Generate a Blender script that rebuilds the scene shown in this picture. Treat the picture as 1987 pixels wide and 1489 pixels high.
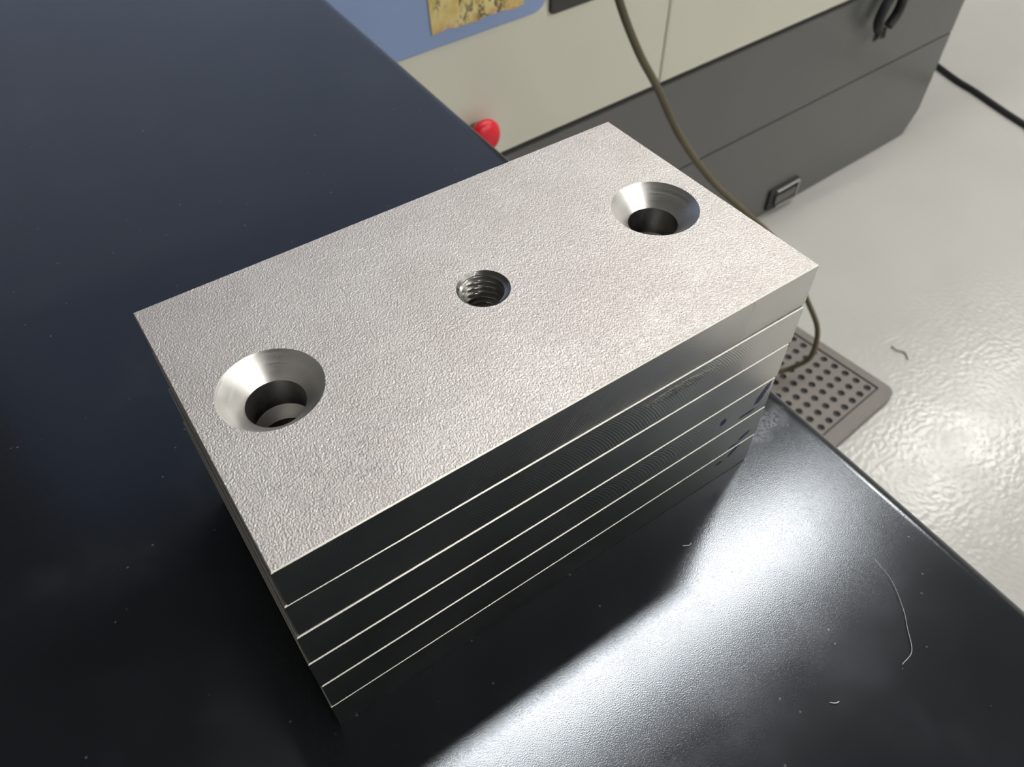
import bpy, bmesh, math, random
from mathutils import Matrix, Vector
random.seed(7)
scene = bpy.context.scene
C = scene.collection
for o in list(bpy.data.objects):
    bpy.data.objects.remove(o)

# ------------------------------------------------------------------ camera
CAM = bpy.data.cameras.new('camera')
cam = bpy.data.objects.new('camera', CAM)
C.objects.link(cam)
scene.camera = cam
pos = Vector((0.000321387, -0.0644272, 0.1733333))
rv = Vector((2.33401371, -0.734624570, 0.257296774))
Rm = Matrix.Rotation(rv.length, 3, rv.normalized())          # rows: right, down, forward
r_, d_, f_ = Rm[0], Rm[1], Rm[2]
cam.matrix_world = Matrix(((r_[0], -d_[0], -f_[0], pos.x),
                           (r_[1], -d_[1], -f_[1], pos.y),
                           (r_[2], -d_[2], -f_[2], pos.z),
                           (0, 0, 0, 1)))
CAM.sensor_fit = 'HORIZONTAL'
CAM.sensor_width = 36.0
CAM.lens = 36.0 * 1489.67 / 1987.0
CAM.clip_start = 0.005
CAM.clip_end = 60
CAM.dof.use_dof = True
CAM.dof.focus_distance = 0.150
CAM.dof.aperture_fstop = 40.0

# ------------------------------------------------------------------ world and exposure
world = bpy.data.worlds.new('workshop_world')
scene.world = world
world.use_nodes = True
world.node_tree.nodes['Background'].inputs[0].default_value = (0.5, 0.5, 0.5, 1)
world.node_tree.nodes['Background'].inputs[1].default_value = 0.05
vs = scene.view_settings
vs.view_transform = 'Standard'
vs.look = 'None'
vs.exposure = 0.0
vs.gamma = 1.0
vs.use_curve_mapping = False
try:
    cy = scene.cycles
    cy.max_bounces = 5
    cy.diffuse_bounces = 3
    cy.glossy_bounces = 4
    cy.adaptive_threshold = 0.03
    cy.transmission_bounces = 2
    cy.transparent_max_bounces = 2
    cy.caustics_refractive = False
    cy.blur_glossy = 0.5
    cy.use_light_tree = False
except AttributeError:
    pass
LAMP_POWER = 49.0                 # radiance of the lamps over the machine
LAMP_POWER_BEHIND = 84.0          # radiance of the row behind the viewer
LAMP_POWER_SIDE = 28.0            # radiance of the single lamp on the right
FLOOR = -0.70                     # bench top is z = 0
CEIL = 2.30

# ------------------------------------------------------------------ material helpers
class NT:
    def __init__(self, name):
        self.m = bpy.data.materials.new(name)
        self.m.use_nodes = True
        self.t = self.m.node_tree
        self.b = self.t.nodes['Principled BSDF']
    def n(self, kind, **kw):
        nd = self.t.nodes.new(kind)
        for k, v in kw.items():
            setattr(nd, k, v)
        return nd
    def link(self, a, b):
        self.t.links.new(a, b)
    def put(self, sock, v):
        if hasattr(v, 'is_output') or isinstance(v, bpy.types.NodeSocket):
            self.link(v, sock)
        else:
            sock.default_value = v
    def math(self, op, a, b=None, c=None, clamp=False):
        nd = self.n('ShaderNodeMath', operation=op, use_clamp=clamp)
        self.put(nd.inputs[0], a)
        if b is not None: self.put(nd.inputs[1], b)
        if c is not None: self.put(nd.inputs[2], c)
        return nd.outputs[0]
    def coord(self):
        return self.n('ShaderNodeTexCoord').outputs['Object']
    def xyz(self, v):
        s = self.n('ShaderNodeSeparateXYZ')
        self.link(v, s.inputs[0])
        return s.outputs
    def mapping(self, v, scale=(1, 1, 1), loc=(0, 0, 0), rot=(0, 0, 0)):
        m = self.n('ShaderNodeMapping')
        self.link(v, m.inputs[0])
        m.inputs['Scale'].default_value = scale
        m.inputs['Location'].default_value = loc
        m.inputs['Rotation'].default_value = rot
        return m.outputs[0]
    def noise(self, v, scale, detail=2.0, rough=0.5, out='Fac'):
        nd = self.n('ShaderNodeTexNoise')
        self.link(v, nd.inputs['Vector'])
        nd.inputs['Scale'].default_value = scale
        nd.inputs['Detail'].default_value = detail
        nd.inputs['Roughness'].default_value = rough
        return nd.outputs[out]
    def voronoi(self, v, scale, feature='F1', out='Distance', rnd=1.0):
        nd = self.n('ShaderNodeTexVoronoi', feature=feature)
        self.link(v, nd.inputs['Vector'])
        nd.inputs['Scale'].default_value = scale
        nd.inputs['Randomness'].default_value = rnd
        return nd.outputs[out]
    def remap(self, v, a, b, c=0.0, d=1.0, smooth=True):
        nd = self.n('ShaderNodeMapRange')
        if smooth: nd.interpolation_type = 'SMOOTHSTEP'
        self.link(v, nd.inputs[0])
        nd.inputs[1].default_value = a
        nd.inputs[2].default_value = b
        nd.inputs[3].default_value = c
        nd.inputs[4].default_value = d
        return nd.outputs[0]
    def mix(self, f, a, b):
        nd = self.n('ShaderNodeMix', data_type='RGBA')
        self.put(nd.inputs[0], f)
        for s, v in ((nd.inputs[6], a), (nd.inputs[7], b)):
            if isinstance(v, tuple): s.default_value = (*v, 1)
            else: self.link(v, s)
        return nd.outputs[2]
    def bump(self, h, strength, dist, prev=None):
        nd = self.n('ShaderNodeBump')
        self.link(h, nd.inputs['Height'])
        nd.inputs['Strength'].default_value = strength
        nd.inputs['Distance'].default_value = dist
        if prev is not None: self.link(prev, nd.inputs['Normal'])
        return nd.outputs[0]
    def base(self, col=None, rough=None, metal=None, normal=None, spec=None):
        b = self.b
        if col is not None:
            if isinstance(col, tuple): b.inputs['Base Color'].default_value = (*col, 1)
            else: self.link(col, b.inputs['Base Color'])
        if rough is not None: self.put(b.inputs['Roughness'], rough)
        if metal is not None: self.put(b.inputs['Metallic'], metal)
        if normal is not None: self.link(normal, b.inputs['Normal'])
        if spec is not None: b.inputs['Specular IOR Level'].default_value = spec
        return self.m

def plain(name, col, rough=0.5, metal=0.0, var=0.06, scale=40.0, bumpd=0.0, bscale=400.0):
    t = NT(name)
    v = t.coord()
    nz = t.noise(v, scale, 1)
    lo = tuple(c * (1 - var) for c in col)
    hi = tuple(min(1, c * (1 + var)) for c in col)
    cc = t.mix(nz, lo, hi)
    nm = t.bump(t.noise(v, bscale, 0), 0.3, bumpd) if bumpd else None
    return t.base(cc, rough, metal, nm)

# ------------------------------------------------------------------ mesh helpers
def mesh_obj(name, bm, mats, parent=None, loc=(0, 0, 0), smooth=None):
    me = bpy.data.meshes.new(name)
    bm.normal_update()
    bm.to_mesh(me)
    bm.free()
    for m in (mats if isinstance(mats, (list, tuple)) else [mats]):
        me.materials.append(m)
    o = bpy.data.objects.new(name, me)
    C.objects.link(o)
    o.location = loc
    if parent is not None: o.parent = parent
    if smooth is not None:
        for pl in me.polygons: pl.use_smooth = True
        me.set_sharp_from_angle(angle=math.radians(smooth))
    return o

def tag(o, label=None, cat=None, group=None, kind=None):
    if label: o['label'] = label
    if cat: o['category'] = cat
    if group: o['group'] = group
    if kind: o['kind'] = kind
    return o

def empty(name, loc, rz=0.0):
    o = bpy.data.objects.new(name, None)
    o.empty_display_size = 0.02
    C.objects.link(o)
    o.location = loc
    o.rotation_euler = (0, 0, rz)
    return o

def box(bm, x0, x1, y0, y1, z0, z1, bev=0.0, seg=2):
    r = bmesh.ops.create_cube(bm, size=1.0)
    vs_ = r['verts']
    for v in vs_:
        v.co = Vector(((x0 + x1) / 2 + v.co.x * (x1 - x0), (y0 + y1) / 2 + v.co.y * (y1 - y0), (z0 + z1) / 2 + v.co.z * (z1 - z0)))
    if bev:
        es = list({e for v in vs_ for e in v.link_edges})
        bmesh.ops.bevel(bm, geom=es, offset=bev, segments=seg, profile=0.5, affect='EDGES')
    return bm

def boxm(*a, **k):
    return box(bmesh.new(), *a, **k)

def rounded_prism(pts, z0, z1, bm=None, axis='z', bev=0.0):
    """extrude an outline; axis 'y' puts the outline into x,z and the depth along y"""
    bm = bm or bmesh.new()
    f = (lambda a, b, c: (a, b, c)) if axis == 'z' else (lambda a, b, c: (a, c, b))
    lo = [bm.verts.new(f(a, b, z0)) for a, b in pts]
    hi = [bm.verts.new(f(a, b, z1)) for a, b in pts]
    n = len(pts)
    faces = [bm.faces.new(lo), bm.faces.new(hi)]
    for i in range(n):
        faces.append(bm.faces.new((lo[i], lo[(i + 1) % n], hi[(i + 1) % n], hi[i])))
    bmesh.ops.recalc_face_normals(bm, faces=faces)
    if bev:
        es = [e for e in bm.edges if (e.verts[0] in lo and e.verts[1] in lo) or (e.verts[0] in hi and e.verts[1] in hi)]
        bmesh.ops.bevel(bm, geom=es, offset=bev, segments=2, profile=0.5, affect='EDGES')
    return bm

def rrect(x0, x1, y0, y1, r, seg=6, corners=(1, 1, 1, 1)):
    """outline, corners in order (x0y0, x1y0, x1y1, x0y1); 0 = square corner"""
    out = []
    cs = [(x0, y0, 180), (x1, y0, 270), (x1, y1, 0), (x0, y1, 90)]
    for (cx, cy, a0), on in zip(cs, corners):
        if not on:
            out.append((cx, cy))
            continue
        mx = cx + r if cx == x0 else cx - r
        my = cy + r if cy == y0 else cy - r
        for k in range(seg + 1):
            a = math.radians(a0 + 90 * k / seg)
            out.append((mx + r * math.cos(a), my + r * math.sin(a)))
    return out

def lathe(profile, n=48, bm=None, mat=Matrix(), cap=True):
    bm = bm or bmesh.new()
    rings = []
    for r, z in profile:
        if r < 1e-7:
            rings.append([bm.verts.new(mat @ Vector((0, 0, z)))])
        else:
            rings.append([bm.verts.new(mat @ Vector((r * math.cos(2 * math.pi * k / n), r * math.sin(2 * math.pi * k / n), z))) for k in range(n)])
    fs = []
    for a, b in zip(rings, rings[1:]):
        for k in range(n):
            k2 = (k + 1) % n
            if len(a) == 1: fs.append(bm.faces.new((a[0], b[k2], b[k])))
            elif len(b) == 1: fs.append(bm.faces.new((a[k], a[k2], b[0])))
            else: fs.append(bm.faces.new((a[k], a[k2], b[k2], b[k])))
    return bm

def catmull(pts, per=10):
    P = [Vector(p) for p in pts]
    P = [P[0] * 2 - P[1]] + P + [P[-1] * 2 - P[-2]]
    out = []
    for i in range(1, len(P) - 2):
        a, b, c, d = P[i - 1], P[i], P[i + 1], P[i + 2]
        for k in range(per):
            t = k / per
            out.append(0.5 * ((2 * b) + (c - a) * t + (2 * a - 5 * b + 4 * c - d) * t * t + (3 * b - a - 3 * c + d) * t ** 3))
    out.append(P[-2])
    return out

def tube(pts, r, n=10, bm=None):
    bm = bm or bmesh.new()
    rings = []
    up = Vector((0, 0, 1))
    t0 = (pts[1] - pts[0]).normalized()
    side = t0.cross(up)
    if side.length < 1e-3: side = Vector((1, 0, 0))
    side.normalize()
    for i, p in enumerate(pts):
        t = (pts[min(i + 1, len(pts) - 1)] - pts[max(i - 1, 0)]).normalized()
        side = (side - t * side.dot(t)).normalized()
        u = t.cross(side)
        rr = r(i / (len(pts) - 1)) if callable(r) else r
        rings.append([bm.verts.new(p + (side * math.cos(2 * math.pi * k / n) + u * math.sin(2 * math.pi * k / n)) * rr) for k in range(n)])
    for a, b in zip(rings, rings[1:]):
        for k in range(n):
            bm.faces.new((a[k], a[(k + 1) % n], b[(k + 1) % n], b[k]))
    bm.faces.new(list(reversed(rings[0])))
    bm.faces.new(rings[-1])
    bmesh.ops.recalc_face_normals(bm, faces=bm.faces[:])
    return bm

# ------------------------------------------------------------------ materials
# glossy pale grey floor paint
t = NT('floor_paint'); v = t.coord()
big = t.noise(v, 2.2, 2, 0.6); mid = t.noise(v, 14, 2, 0.6)
col = t.mix(t.remap(big, .3, .7), (.485, .48, .45), (.52, .515, .485))
spots = t.remap(t.voronoi(v, 7.0), 0.0, 0.045, 1, 0)
spots = t.math('MULTIPLY', spots, t.remap(mid, .5, .6))
col = t.mix(t.math('MULTIPLY', spots, .22), col, (.33, .28, .24))
dust = t.remap(t.noise(v, 5.0, 3, .6), .60, .80, 0, .12)
col = t.mix(dust, col, (.42, .42, .41))
nm = t.bump(t.noise(v, 140, 1, .5), .55, .0010)
FLOOR_M = t.base(col, t.remap(mid, .3, .7, .20, .27), 0, nm)

WALL_M = plain('wall_paint', (.55, .55, .53), .6)
CEIL_M = plain('ceiling_paint', (.16, .16, .16), .8)

# black semi gloss enamel of the bench, orange peel, dust, smears
t = NT('black_enamel'); v = t.coord(); x, y, z = t.xyz(v)
peel = t.noise(v, 3800, 1, .5)
smudge = t.noise(v, 28, 3, .65)
sm2 = t.noise(v, 90, 2, .7)
rough = t.remap(smudge, .35, .75, .155, .20)
# greasy patch beside the stack
ex = t.math('DIVIDE', t.math('SUBTRACT', x, -.0150), .0125)
ey = t.math('DIVIDE', t.math('SUBTRACT', y, .0045), .0045)
dd = t.math('SQRT', t.math('ADD', t.math('MULTIPLY', ex, ex), t.math('MULTIPLY', ey, ey)))
dd = t.math('ADD', dd, t.math('MULTIPLY', t.math('SUBTRACT', sm2, .5), 1.6))
grease = t.math('MULTIPLY', t.remap(dd, .55, 1.15, 1, 0), t.remap(t.noise(v, 1100, 0, .6), .40, .60, .25, 1))
rough = t.math('ADD', rough, t.math('MULTIPLY', grease, .16))
speck = t.remap(t.voronoi(v, 210), .03, .085, 1, 0)
speck = t.math('MULTIPLY', speck, t.remap(t.noise(v, 130, 1), .46, .56))
film = t.remap(smudge, .50, .8, 0, .018)
col = t.mix(film, (.006, .007, .0095), (.5, .55, .65))
col = t.mix(t.math('MULTIPLY', speck, .16), col, (.55, .56, .6))
col = t.mix(t.math('MULTIPLY', grease, .012), col, (.4, .4, .38))
nm = t.bump(peel, .36, .000042)
ENAMEL = t.base(col, rough, 0, nm, .85)
t.b.inputs['Sheen Weight'].default_value = .17
t.b.inputs['Sheen Roughness'].default_value = .45
t.b.inputs['Sheen Tint'].default_value = (.9, .92, .95, 1)
t.b.inputs['Specular Tint'].default_value = (.84, .91, 1.0, 1)
BODY_M = plain('bench_body_paint', (.02, .021, .024), .45, bumpd=.0005)

# pebbled top of the plates
t = NT('pebbled_plate_top'); v = t.coord(); x, y, z = t.xyz(v)
n1 = t.noise(t.mapping(v, (1, .8, 1), rot=(0, 0, .6)), 3100, 1, .6)
n2 = t.noise(v, 1500, 2, .6)
n3 = t.noise(v, 60, 2, .6)
scr = t.noise(t.mapping(v, (6, 260, 1), rot=(0, 0, -.12)), 3.0, 0, .5)
scrm = t.remap(scr, .66, .70)
col = t.mix(t.remap(n3, .3, .7), (.59, .555, .535), (.65, .62, .60))
pit = t.remap(n2, .58, .72)
col = t.mix(t.math('MULTIPLY', pit, .28), col, (.30, .29, .32))
ex = t.math('DIVIDE', t.math('SUBTRACT', x, .018), .022)
ey = t.math('DIVIDE', t.math('SUBTRACT', y, .012), .012)
dd = t.math('SQRT', t.math('ADD', t.math('MULTIPLY', ex, ex), t.math('MULTIPLY', ey, ey)))
stain = t.math('MULTIPLY', t.remap(dd, .2, 1.1, 1, 0), t.remap(t.noise(v, 700, 1, .7), .48, .66))
col = t.mix(t.math('MULTIPLY', stain, .22), col, (.25, .25, .38))
nm = t.bump(n1, .9, .00016, t.bump(n2, .35, .00015))
nm = t.bump(scrm, .12, .0001, nm)
PEBBLE = t.base(col, t.remap(n2, .3, .7, .50, .60), .85, nm)

def milled(name, zc, R, pitch, amp, blots=(), scuff=None, streak=None):
    """side of a plate: milled, with arc shaped cutter marks; blots are ink spots (x, z, rx, rz)"""
    t = NT(name); v = t.coord(); x, y, z = t.xyz(v)
    dz = t.math('SUBTRACT', z, zc)
    arc = t.math('SQRT', t.math('MAXIMUM', t.math('SUBTRACT', R * R, t.math('MULTIPLY', dz, dz)), 1e-9))
    xy = t.math('ADD', x, y)
    wob = t.math('MULTIPLY', t.noise(v, 30, 1), pitch * 1.2)
    ph = t.math('ADD', t.math('SUBTRACT', xy, arc), wob)
    wave = t.math('SINE', t.math('MULTIPLY', ph, 2 * math.pi / pitch))
    env = t.remap(t.noise(t.mapping(v, (1, 1, 2.5)), 24, 2), .42, .62)
    wave = t.math('MULTIPLY', wave, env)
    nm = t.bump(wave, amp * .85, .000012)
    col = t.mix(t.noise(v, 70, 3), (.60, .595, .575), (.70, .69, .665))
    rough = t.remap(t.noise(v, 60, 1), .3, .7, .31, .37)
    metal = 1.0
    if scuff:
        sx, sz, rx, rz = scuff
        a = t.math('DIVIDE', t.math('SUBTRACT', x, sx), rx); b = t.math('DIVIDE', t.math('SUBTRACT', z, sz), rz)
        dd = t.math('SQRT', t.math('ADD', t.math('MULTIPLY', a, a), t.math('MULTIPLY', b, b)))
        dd = t.math('ADD', dd, t.math('MULTIPLY', t.math('SUBTRACT', t.noise(t.mapping(v, (1, 1, 2)), 320, 4, .7), .5), 1.8))
        k = t.remap(dd, .6, 1.0, 1, 0)
        rough = t.math('ADD', rough, t.math('MULTIPLY', k, .28))
        nm = t.bump(t.math('MULTIPLY', k, t.noise(v, 700, 3)), .6, .0003, nm)
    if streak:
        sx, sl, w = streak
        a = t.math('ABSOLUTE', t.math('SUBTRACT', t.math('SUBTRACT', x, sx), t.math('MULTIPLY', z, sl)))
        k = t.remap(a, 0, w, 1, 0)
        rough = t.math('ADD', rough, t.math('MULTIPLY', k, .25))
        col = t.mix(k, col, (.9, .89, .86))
        
    if blots:
        tot = None
        nz = t.math('MULTIPLY', t.math('SUBTRACT', t.noise(v, 420, 3, .6), .5), 1.3)
        for bx, bz, rx, rz, sl in blots:
            zz = t.math('SUBTRACT', z, bz)
            a = t.math('DIVIDE', t.math('SUBTRACT', t.math('SUBTRACT', x, bx), t.math('MULTIPLY', zz, sl)), rx)
            b = t.math('DIVIDE', zz, rz)
            dd = t.math('SQRT', t.math('ADD', t.math('MULTIPLY', a, a), t.math('MULTIPLY', b, b)))
            k = t.remap(t.math('ADD', dd, nz), .8, 1.0, 1, 0)
            tot = k if tot is None else t.math('MAXIMUM', tot, k)
        col = t.mix(tot, col, (.012, .010, .05))
        metal = t.math('SUBTRACT', 1.0, tot)
    tg = t.n('ShaderNodeTangent', direction_type='RADIAL', axis='Z')
    t.b.inputs['Anisotropic'].default_value = .7
    t.link(tg.outputs[0], t.b.inputs['Tangent'])
    return t.base(col, rough, metal, nm)

# turned cone and bore
t = NT('turned_steel'); v = t.coord(); x, y, z = t.xyz(v)
ring = t.noise(t.mapping(v, (60, 60, 3500)), 1.0, 3, .6)
ring2 = t.noise(t.mapping(v, (8, 8, 900)), 1.0, 2, .5)
nm = t.bump(ring, .25, .00005)
TURNED = t.base(t.mix(ring2, (.68, .665, .64), (.84, .825, .80)), t.remap(ring, .3, .7, .34, .44), 1.0, nm)
CHAMFER_M = plain('chamfer_steel', (.50, .49, .45), .42, 1.0, .05, 300)
BORE_M = plain('drilled_bore', (.30, .29, .28), .38, 1.0, .2, 500, .0001, 1500)
THREAD_M = plain('cut_thread', (.42, .415, .39), .30, 1.0, .12, 600)

BASE_M = plain('machine_grey_paint', (.115, .117, .114), .28, 0, .05, 6, .0006, 60)
DARK_M = plain('dark_gap', (.015, .015, .018), .5)
BEIGE_M = plain('machine_beige_paint', (.70, .69, .585), .38, 0, .03, 5, .0006, 50)
BLUE_M = plain('machine_blue_paint', (.27, .37, .62), .4, 0, .05, 8, .0006, 60)
BLACKPAINT = plain('dark_door_paint', (.035, .033, .03), .4)
RED_M = plain('red_plastic', (.75, .012, .03), .35)
RUBBER = plain('black_rubber', (.012, .012, .016), .55, 0, .2, 200)
STEEL_M = plain('zinc_steel', (.45, .44, .42), .35, 1.0)
OLIVE = plain('olive_cable_sheath', (.105, .088, .045), .38, 0, .3, 25)
MAT_M = plain('grey_brown_casting', (.175, .158, .142), .45, 0, .08, 60, .0004, 300)
HOLE_M = plain('dark_hole', (.02, .016, .02), .6)
LINT_M = plain('white_lint', (.75, .74, .72), .6)
HAIR_M = plain('brown_hair', (.22, .13, .10), .5)
HOUSING_M = plain('white_enamel', (.75, .75, .73), .4)

# ------------------------------------------------------------------ room
X0, X1, Y0, Y1 = -3.2, 6.5, -5.2, 5.0
tag(mesh_obj('floor', boxm(X0, X1, Y0, Y1, FLOOR - .1, FLOOR), FLOOR_M), 'pale grey glossy painted workshop floor', None, None, 'structure')
tag(mesh_obj('ceiling', boxm(X0, X1, Y0, Y1, CEIL + .10, CEIL + .2), CEIL_M), 'dark grey workshop ceiling', None, None, 'structure')
tag(mesh_obj('wall_back', boxm(X0, X1, Y1, Y1 + .1, FLOOR, CEIL + .1), WALL_M), 'grey workshop wall behind the machine', None, None, 'structure')
tag(mesh_obj('wall_front', boxm(X0, X1, Y0 - .1, Y0, FLOOR, CEIL + .1), WALL_M), 'grey workshop wall behind the viewer', None, None, 'structure')
tag(mesh_obj('wall_left', boxm(X0 - .1, X0, Y0, Y1, FLOOR, CEIL + .1), WALL_M), 'grey workshop wall left of the bench', None, None, 'structure')
tag(mesh_obj('wall_right', boxm(X1, X1 + .1, Y0, Y1, FLOOR, CEIL + .1), WALL_M), 'grey workshop wall right of the machine', None, None, 'structure')

# ceiling lamps (fluorescent battens)
def diffuser_material(name, power):
    t = NT(name)
    t.b.inputs['Base Color'].default_value = (.9, .9, .9, 1)
    t.b.inputs['Emission Color'].default_value = (1.0, .98, .94, 1)
    t.b.inputs['Emission Strength'].default_value = power
    return t.m
DIFF_M = diffuser_material('lamp_diffuser', LAMP_POWER)
DIFF_M3 = diffuser_material('lamp_diffuser_side', LAMP_POWER_SIDE)
DIFF_M2 = diffuser_material('lamp_diffuser_behind', LAMP_POWER_BEHIND)
lamp_spots = [(1.36, .66, .99, 'ceiling lamp above the machine front, right of the bench', DIFF_M),
              (3.90, .72, .78, 'ceiling lamp above the floor beyond the machine end', DIFF_M),
              (1.00, -3.5, .78, 'ceiling lamp behind the viewer, left of that row', DIFF_M2),
              (3.90, -3.5, .78, 'ceiling lamp behind the viewer, right of that row', DIFF_M2),
              (2.90, -1.15, .78, 'ceiling lamp to the right between the two rows', DIFF_M3)]
for lx, ly, hl, lab, dm in lamp_spots:
    e = tag(empty('ceiling_lamp', (lx, ly, CEIL + .10)), 'long white fluorescent ' + lab, 'ceiling lamp', 'fluorescent ceiling lamps')
    mesh_obj('housing', boxm(-hl - .02, hl + .02, -.10, .10, -.065, 0, .006), HOUSING_M, e)
    mesh_obj('diffuser', boxm(-hl, hl, -.07, .07, -.10, -.066), dm, e)

# ------------------------------------------------------------------ black bench
BA = -0.034                                      # the bench edge leans a little
bench = tag(empty('workbench', (.1448, 0, .003), BA), 'glossy black enamelled workbench carrying the stack of steel plates', 'workbench')
bm = boxm(-1.45, 0, -.75, .50, -.035, 0)
es = [e for e in bm.edges]
bmesh.ops.bevel(bm, geom=es, offset=.006, segments=6, profile=.5, affect='EDGES')
mesh_obj('bench_top', bm, ENAMEL, bench, smooth=35)
mesh_obj('bench_body', boxm(-1.42, -.03, -.72, .47, -.64, -.035, .004), BODY_M, bench)
mesh_obj('plinth', boxm(-1.38, -.07, -.68, .43, FLOOR - .003, -.64), DARK_M, bench)

# ------------------------------------------------------------------ steel plates
L, W, TH = .12, .0679, .01107
BT = .003                                        # bench top height
RO, RI, RT = .0098, .0056, .0055
CH = .00022
NS = 72
HX = [.0144, .1056]
def plate_body():
    bm = bmesh.new()
    def rect(ins, z):
        return [bm.verts.new(c) for c in ((ins, ins, z), (L - ins, ins, z), (L - ins, W - ins, z), (ins, W - ins, z))]
    loops = [rect(CH, 0), rect(0, CH), rect(0, TH - CH), rect(CH, TH)]
    for li, (a, b) in enumerate(zip(loops, loops[1:])):
        for k in range(4):
            f = bm.faces.new((a[k], a[(k + 1) % 4], b[(k + 1) % 4], b[k]))
            f.material_index = 1 if li == 1 else 2
    def circ(cx, r, z):
        return [bm.verts.new((cx + r * math.cos(2 * math.pi * k / NS), W / 2 + r * math.sin(2 * math.pi * k / NS), z)) for k in range(NS)]
    for z, lp, rads in ((TH, loops[3], (RO, RT, RO)), (0, loops[0], (RI, RT, RI))):
        edges = []
        for vsx in [lp] + [circ(cx, r, z) for cx, r in zip((HX[0], L / 2, HX[1]), rads)]:
            for k in range(len(vsx)):
                a, b = vsx[k], vsx[(k + 1) % len(vsx)]
                e = bm.edges.get((a, b)) or bm.edges.new((a, b))
                edges.append(e)
        r = bmesh.ops.triangle_fill(bm, use_beauty=True, use_dissolve=False, edges=edges, normal=(0, 0, 1 if z else -1))
        for f in r['geom']:
            if isinstance(f, bmesh.types.BMFace):
                f.material_index = 0
                f.normal_update()
                if (f.normal.z > 0) != (z > 0): f.normal_flip()
    return bm
def cone_bm():
    bm = lathe([(RO, TH), (RO - .00008, TH - .0001), (RI + .0001, TH - (RO - RI) + .0001), (RI, TH - (RO - RI) - .00005)], NS)
    for f in bm.faces: f.normal_flip()
    return bm
def bore_bm():
    bm = lathe([(RI, TH - (RO - RI) - .00005), (RI, TH * .4), (RI, 0)], NS)
    for f in bm.faces: f.normal_flip()
    return bm
def thread_bm():
    bm = bmesh.new()
    pitch, rmin, rmaj = .0015, .00425, .0051
    n, sub = 80, 10
    ztop = TH - .0006
    rows = int(ztop / (pitch / sub)) + 1
    rings = [[bm.verts.new((RT * math.cos(2 * math.pi * k / n), RT * math.sin(2 * math.pi * k / n), TH)) for k in range(n)]]
    for i in range(rows):
        z = ztop - i * pitch / sub
        ring = []
        for k in range(n):
            th = 2 * math.pi * k / n
            ph = ((z / pitch) - k / n) % 1.0
            tri = 1 - abs(2 * ph - 1)                  # 0..1..0
            tri = min(1, max(0, (tri - .12) / .72))
            r = rmin + (rmaj - rmin) * tri
            if i == 0: r = max(r, .0049)
            ring.append(bm.verts.new((r * math.cos(th), r * math.sin(th), z)))
        rings.append(ring)
    for a, b in zip(rings, rings[1:]):
        for k in range(n):
            f = bm.faces.new((a[k], b[k], b[(k + 1) % n], a[(k + 1) % n]))
            f.normal_flip()
    return bm

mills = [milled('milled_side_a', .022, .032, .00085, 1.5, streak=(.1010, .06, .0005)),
         milled('milled_side_b', -.010, .028, .00070, .7, scuff=(.085, .0078, .011, .0016)),
         milled('milled_side_c', .015, .045, .00080, .3),
         milled('milled_side_d', -.004, .018, .00090, .6, blots=((.1046, .0050, .0012, .0014, 0.0), (.1171, .0070, .0014, .0038, .45), (.1135, .0022, .0030, .0006, 1.0))),
         milled('milled_side_e', .018, .05, .00080, .3, blots=((.1150, .0030, .0018, .0012, 1.2), (.1120, .0012, .002, .0005, 1.0))),
         milled('milled_side_f', -.010, .06, .00080, .3, blots=((.1130, .0095, .0012, .0022, .9), (.1085, .0075, .0015, .0005, 0.0)))]
# x, y of the front left corner and turn, top plate first
spots = [(0, 0, 0), (-.0006, .0001, -.005), (-.0012, -.0001, -.0038), (-.0017, -.0002, -.0036), (-.0015, -.0003, -.0034), (-.0019, -.0003, -.0036)]
labels = ['topmost steel plate of the stack, its whole pebbled face and three holes in view',
          'second steel plate from the top of the stack, scuffed along its front edge',
          'third steel plate from the top of the stack, jutting out a little at the left',
          'fourth steel plate from the top of the stack, blue ink dot near its right end',
          'fifth steel plate from the top of the stack, just above the bottom plate',
          'bottom steel plate of the stack, resting on the black bench']
proto = None
for i, ((px, py, rz), lab) in enumerate(zip(spots, labels)):
    e = tag(empty('steel_plate', (px, py, BT + TH * (5 - i)), rz), lab, 'steel plate', 'stacked steel plates')
    if proto is None:
        b = mesh_obj('plate_body', plate_body(), [PEBBLE, mills[0], CHAMFER_M], e)
        c1 = mesh_obj('countersink', cone_bm(), TURNED, e, (HX[0], W / 2, 0), 30)
        c2 = c1.copy(); C.objects.link(c2); c2.location.x = HX[1]; c2.parent = e
        o1 = mesh_obj('bore', bore_bm(), BORE_M, c1, smooth=30)
        o2 = o1.copy(); C.objects.link(o2); o2.parent = c2
        th = mesh_obj('threaded_hole', thread_bm(), THREAD_M, e, (L / 2, W / 2, 0), 40)
        proto = (b, c1, c2, th, o1)
    else:
        for k, part in enumerate(proto[:4]):
            q = part.copy(); C.objects.link(q); q.parent = e
            if k == 0:
                q.material_slots[1].link = 'OBJECT'
                q.material_slots[1].material = mills[i]
            if k in (1, 2):
                o = proto[4].copy(); C.objects.link(o); o.parent = q

# ------------------------------------------------------------------ the machine behind
mc = tag(empty('machine_cabinet', (1.04, .632, FLOOR), .05), 'beige machine with blue panel on a dark grey base behind the bench', 'machine')
ML, MR, MD = -1.145, .452, .75
mesh_obj('frame_core', boxm(ML + .01, MR - .01, .012, MD - .01, .03, 1.24), DARK_M, mc)
# grey base: upper and lower sheet, lower right corner cut off
mesh_obj('base_panel', boxm(ML, MR, 0, MD, .2052, .358, .0015), BASE_M, mc)
pts = [(ML, .0), (MR - .030, .0), (MR - .008, .034), (MR, .050), (MR, .2030), (ML, .2030)]
mesh_obj('base_panel', rounded_prism(pts, 0, MD, axis='y', bev=.0012), BASE_M, mc)
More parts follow.
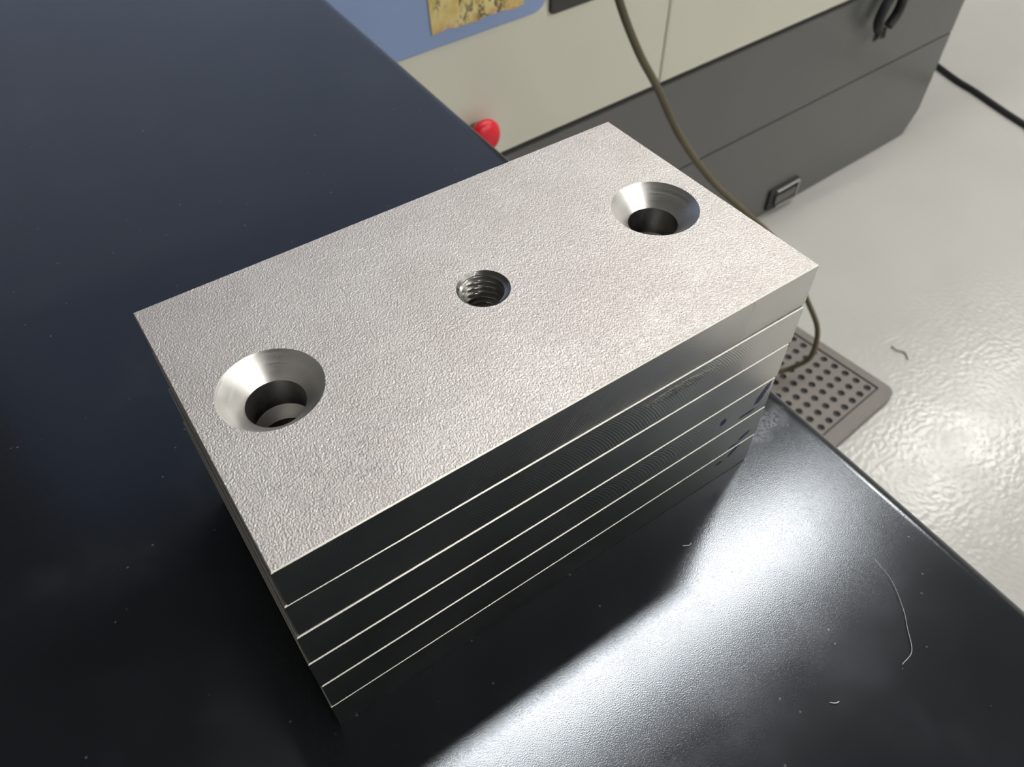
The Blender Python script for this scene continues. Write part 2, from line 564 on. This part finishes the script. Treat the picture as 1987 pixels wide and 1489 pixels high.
# beige sheets
mesh_obj('beige_panel', boxm(ML, -.3455, -.002, MD, .366, 1.25, .003), BEIGE_M, mc)
mesh_obj('beige_panel', boxm(-.3435, MR, -.002, MD, .366, 1.25, .003), BEIGE_M, mc)
# blue panel with rounded lower corner, and the dark door beside it
mesh_obj('blue_panel', rounded_prism(rrect(ML + .002, -.540, .5175, 1.248, .022, 8, (0, 1, 0, 0)), -.008, .002, axis='y', bev=.002), BLUE_M, mc)
dd_ = mesh_obj('dark_door', rounded_prism(rrect(-.536, -.36, .508, 1.0, .006), -.006, .002, axis='y', bev=.0015), BLACKPAINT, mc)
# recessed latch low on the base
lt = mesh_obj('latch', rounded_prism(rrect(-.010, .070, .010, .052, .004), -.005, .001, axis='y', bev=.001), DARK_M, mc)
lp = mesh_obj('latch_plate', boxm(.006, .062, -.009, -.005, .019, .037, .001), BASE_M, lt)
fr = bmesh.new()
box(fr, .004, .069, -.010, -.005, .046, .050, .001)
box(fr, .010, .069, -.010, -.005, .011, .015, .001)
box(fr, .064, .069, -.010, -.005, .012, .050, .001)
mesh_obj('latch_frame', fr, STEEL_M, lt)
# small black adjusting screw on the end
sc = lathe([(0, .016), (.006, .016), (.006, .008), (.0035, .008), (.0035, -.004), (0, -.004)], 12, mat=Matrix.Translation((MR, .03, .060)) @ Matrix.Rotation(math.radians(90), 4, 'Y'))
mesh_obj('adjusting_screw', sc, RUBBER, mc, smooth=40)

# red mushroom push button on the beige sheet
mb = tag(empty('emergency_button', mc.matrix_basis @ Vector((-.637, -.002, .409))), 'red mushroom push button peeking over the bench edge on the beige machine', 'push button')
mb.rotation_euler = (0, 0, .05)
RY = Matrix.Rotation(math.radians(90), 4, 'X')
mesh_obj('button_head', lathe([(0, .026), (.009, .0255), (.016, .023), (.0195, .018), (.0195, .014), (.014, .008), (0, .008)], 32, mat=RY), RED_M, mb, smooth=40)
mesh_obj('button_collar', lathe([(0, .019), (.010, .019), (.010, 0), (0, 0)], 32, mat=RY), STEEL_M, mb, smooth=30)

# crinkled yellow sticker on the blue panel
t = NT('crinkled_yellow_print'); v = t.coord(); x, y, z = t.xyz(v)
cr = t.noise(t.mapping(v, (1, 1, .55), rot=(0, .5, 0)), 55, 5, .65)
line = t.math('ABSOLUTE', t.math('SUBTRACT', cr, .5))
dark = t.remap(line, .012, .045, 1, 0)
dark = t.math('MULTIPLY', dark, t.remap(t.noise(v, 22, 2), .46, .60))
col = t.mix(t.remap(t.noise(v, 45, 3), .35, .65), (.70, .52, .15), (.80, .67, .31))
edge = t.remap(z, 0, .010, 1, 0)
col = t.mix(t.math('MULTIPLY', edge, t.remap(t.noise(v, 160, 3), .4, .6)), col, (.60, .36, .20))
col = t.mix(t.math('MULTIPLY', dark, .9), col, (.07, .045, .015))
STICK_M = t.base(col, .35, 0, t.bump(cr, .5, .002))
st = tag(empty('yellow_sticker', mc.matrix_basis @ Vector((-.6885, -.0085, .533))), 'crinkled yellow sticker with black print on the blue panel', 'sticker')
st.rotation_euler = (0, 0, .05)
bot = [(.110, .0)]
k = 12
bot = [(.001 + .112 * j / k, random.uniform(-.0015, .0015) + .001 * math.sin(j)) for j in range(k + 1)]
pts = bot + [(.113, .10), (.0, .10), (-.001, .05)]
mesh_obj('sticker_sheet', rounded_prism(pts, -.0008, 0, axis='y'), STICK_M, st)
stroke = [(.034, .018), (.0385, .027), (.048, .031), (.058, .050), (.064, .060), (.058, .062), (.046, .050), (.040, .036), (.035, .030)]
mesh_obj('black_print', rounded_prism(stroke, -.0011, -.0008, axis='y'), RUBBER, st)

# ------------------------------------------------------------------ black cord loop on the grey base
cl = tag(empty('cord_loop', mc.matrix_basis @ Vector((.155, -.022, .333))), 'black twisted cord loop hanging on the grey machine base', 'cord')
cl.rotation_euler = (0, 0, .05)
for s in (0, math.pi):
    pts = []
    for j in range(14):                                     # twisted upper strands
        a = s + j * .62
        pts.append(Vector((.014 - .012 * (j / 13) + .0065 * math.cos(a), .006 * math.sin(a), .16 - j * .0092)))
    sg = 1 if s == 0 else -1
    for q in [(.016 * sg + .001, 0, .024), (.025 * sg - .001, 0, .006), (.024 * sg - .004, 0, -.013), (.012 * sg - .006, 0, -.028)]:
        pts.append(Vector(q))
    mesh_obj('cord_strand', tube(catmull(pts, 4), .0080, 8), RUBBER, cl, smooth=60)
fb = bmesh.new()
for j in range(9):
    a = -.9 + j * .225
    p0 = Vector((-.008 + .011 * math.sin(a), random.uniform(-.003, .003), -.030))
    p1 = p0 + Vector((.006 * math.sin(a), 0, -.007)); p2 = p1 + Vector((.005 * math.sin(a), random.uniform(-.002, .002), -.008))
    tube([p0, p1, p2], lambda u: .0022 * (1 - .6 * u), 6, fb)
mesh_obj('frayed_end', fb, RUBBER, cl)

# ------------------------------------------------------------------ hanging cable
path = [(.56, .80, .5545), (.53, .64, .5548), (.46, .56, .555), (.385, .47, .40), (.375, .43, .16), (.404, .42, -.02), (.438, .42, -.098), (.467, .42, -.150), (.496, .42, -.192), (.539, .42, -.259),
        (.590, .41, -.326), (.644, .40, -.382), (.715, .372, -.460), (.761, .342, -.550), (.780, .323, -.600),
        (.773, .313, -.640), (.758, .321, -.660), (.741, .335, -.674), (.70, .362, -.681)]
tag(mesh_obj('hanging_cable', tube(catmull(path, 8), .0037, 12), OLIVE, smooth=60), 'olive brown cable hanging behind the plates down to the perforated footplate', 'cable')

# black cable lying on the floor
path = [(2.2, 1.7, FLOOR + .006), (1.95, 1.25, FLOOR + .006), (1.762, .79, FLOOR + .006), (1.725, .66, FLOOR + .006), (1.69, .53, FLOOR + .006), (1.66, .35, FLOOR + .006), (1.7, .0, FLOOR + .006), (1.95, -.6, FLOOR + .006), (2.3, -1.6, FLOOR + .006), (2.3, -3.2, FLOOR + .006), (2.5, -5.1, FLOOR + .006)]
tag(mesh_obj('floor_cable', tube(catmull(path, 8), .006, 10), RUBBER, smooth=60), 'thin black cable lying across the pale floor beyond the machine', 'cable')

# ------------------------------------------------------------------ perforated footplate on the floor
fp = tag(empty('footplate', (.863, .2155, FLOOR), .09), 'grey brown perforated footplate with rounded corners on the floor', 'footplate')
FW, FD = .26, .36                                   # local: x from -FW to 0, y from 0 to FD
mesh_obj('footplate_body', rounded_prism(rrect(-FW, 0, 0, FD, .016), 0, .0085, bev=.0015), HOLE_M, fp)
P = .0187
nx, ny = 12, 16
gx1, gy0 = -.0165, .0225
gx0, gy1 = gx1 - nx * P, gy0 + ny * P
bm = bmesh.new()
# perforated field: square cells with a round hole
n = 12
for ix in range(nx):
    for iy in range(ny):
        cx, cy = gx1 - (ix + .5) * P, gy0 + (iy + .5) * P
        outer = []; inner = []; low = []
        for q in range(n):
            a = 2 * math.pi * (q + .5) / n
            s_, c_ = math.sin(a), math.cos(a)
            m = max(abs(s_), abs(c_))
            outer.append(bm.verts.new((cx + c_ / m * P / 2, cy + s_ / m * P / 2, .012)))
            inner.append(bm.verts.new((cx + c_ * .0056, cy + s_ * .0056, .012)))
            low.append(bm.verts.new((cx + c_ * .0050, cy + s_ * .0050, .0085)))
        for q in range(n):
            q2 = (q + 1) % n
            bm.faces.new((inner[q], outer[q], outer[q2], inner[q2]))
            bm.faces.new((low[q], inner[q], inner[q2], low[q2]))
bmesh.ops.remove_doubles(bm, verts=bm.verts[:], dist=1e-6)
bmesh.ops.delete(bm, geom=[v_ for v_ in bm.verts if not v_.link_faces], context='VERTS')
bmesh.ops.recalc_face_normals(bm, faces=bm.faces[:])
mesh_obj('perforated_sheet', bm, MAT_M, fp)
# rim around the perforated field, with a fine groove between
def frame(bm, outer, inner, z0, z1):
    lo = [bm.verts.new((a, b, z0)) for a, b in outer]; hi = [bm.verts.new((a, b, z1)) for a, b in outer]
    hi2 = [bm.verts.new((a, b, z1)) for a, b in inner]; lo2 = [bm.verts.new((a, b, z0)) for a, b in inner]
    nn = len(outer)
    for a, b in ((lo, hi), (hi, hi2), (hi2, lo2)):
        for q in range(nn):
            q2 = (q + 1) % nn
            bm.faces.new((a[q], a[q2], b[q2], b[q]))
    return bm
mesh_obj('rim', frame(bmesh.new(), rrect(-FW - .0005, .0005, -.0005, FD + .0005, .0165), rrect(gx0 - .0025, gx1 + .0025, gy0 - .0022, gy1 + .0025, .002), 0, .013), MAT_M, fp)

# ------------------------------------------------------------------ lint and hair
def fibre(name, pts, r, m, label, cat, flat=None):
    return tag(mesh_obj(name, tube(catmull([(a - a * .0173, b - (b + .064) * .0173, c) if c > 0 else (a, b, c) for a, b, c in pts], 6), r, 6), m, smooth=60), label, cat)
fibre('lint_fibre', [(.1241, -.0397, .0033), (.1226, -.0457, .0034), (.1188, -.0519, .0033), (.1158, -.0552, .0033), (.1120, -.0592, .0034), (.1078, -.0599, .0032)], lambda u: .00003 + .00005 * u, LINT_M, 'long curved white lint fibre on the black bench', 'lint')
fibre('lint_fibre', [(.0879, -.0562, .0032), (.0888, -.0570, .0033), (.0897, -.0572, .0032)], .00011, LINT_M, 'short white lint crumb on the bench near the lower right', 'lint')
fibre('lint_fibre', [(.0880, -.0096, .0032), (.0893, -.0104, .0033), (.0899, -.0104, .0038)], .00011, LINT_M, 'tiny white lint tuft at the edge of the plates\' reflection', 'lint')
fibre('floor_hair', [(.945, .282, FLOOR + .001), (.942, .272, FLOOR + .003), (.949, .262, FLOOR + .002), (.942, .250, FLOOR + .001)], .0009, HAIR_M, 'short brown hair lying on the pale floor', 'hair')
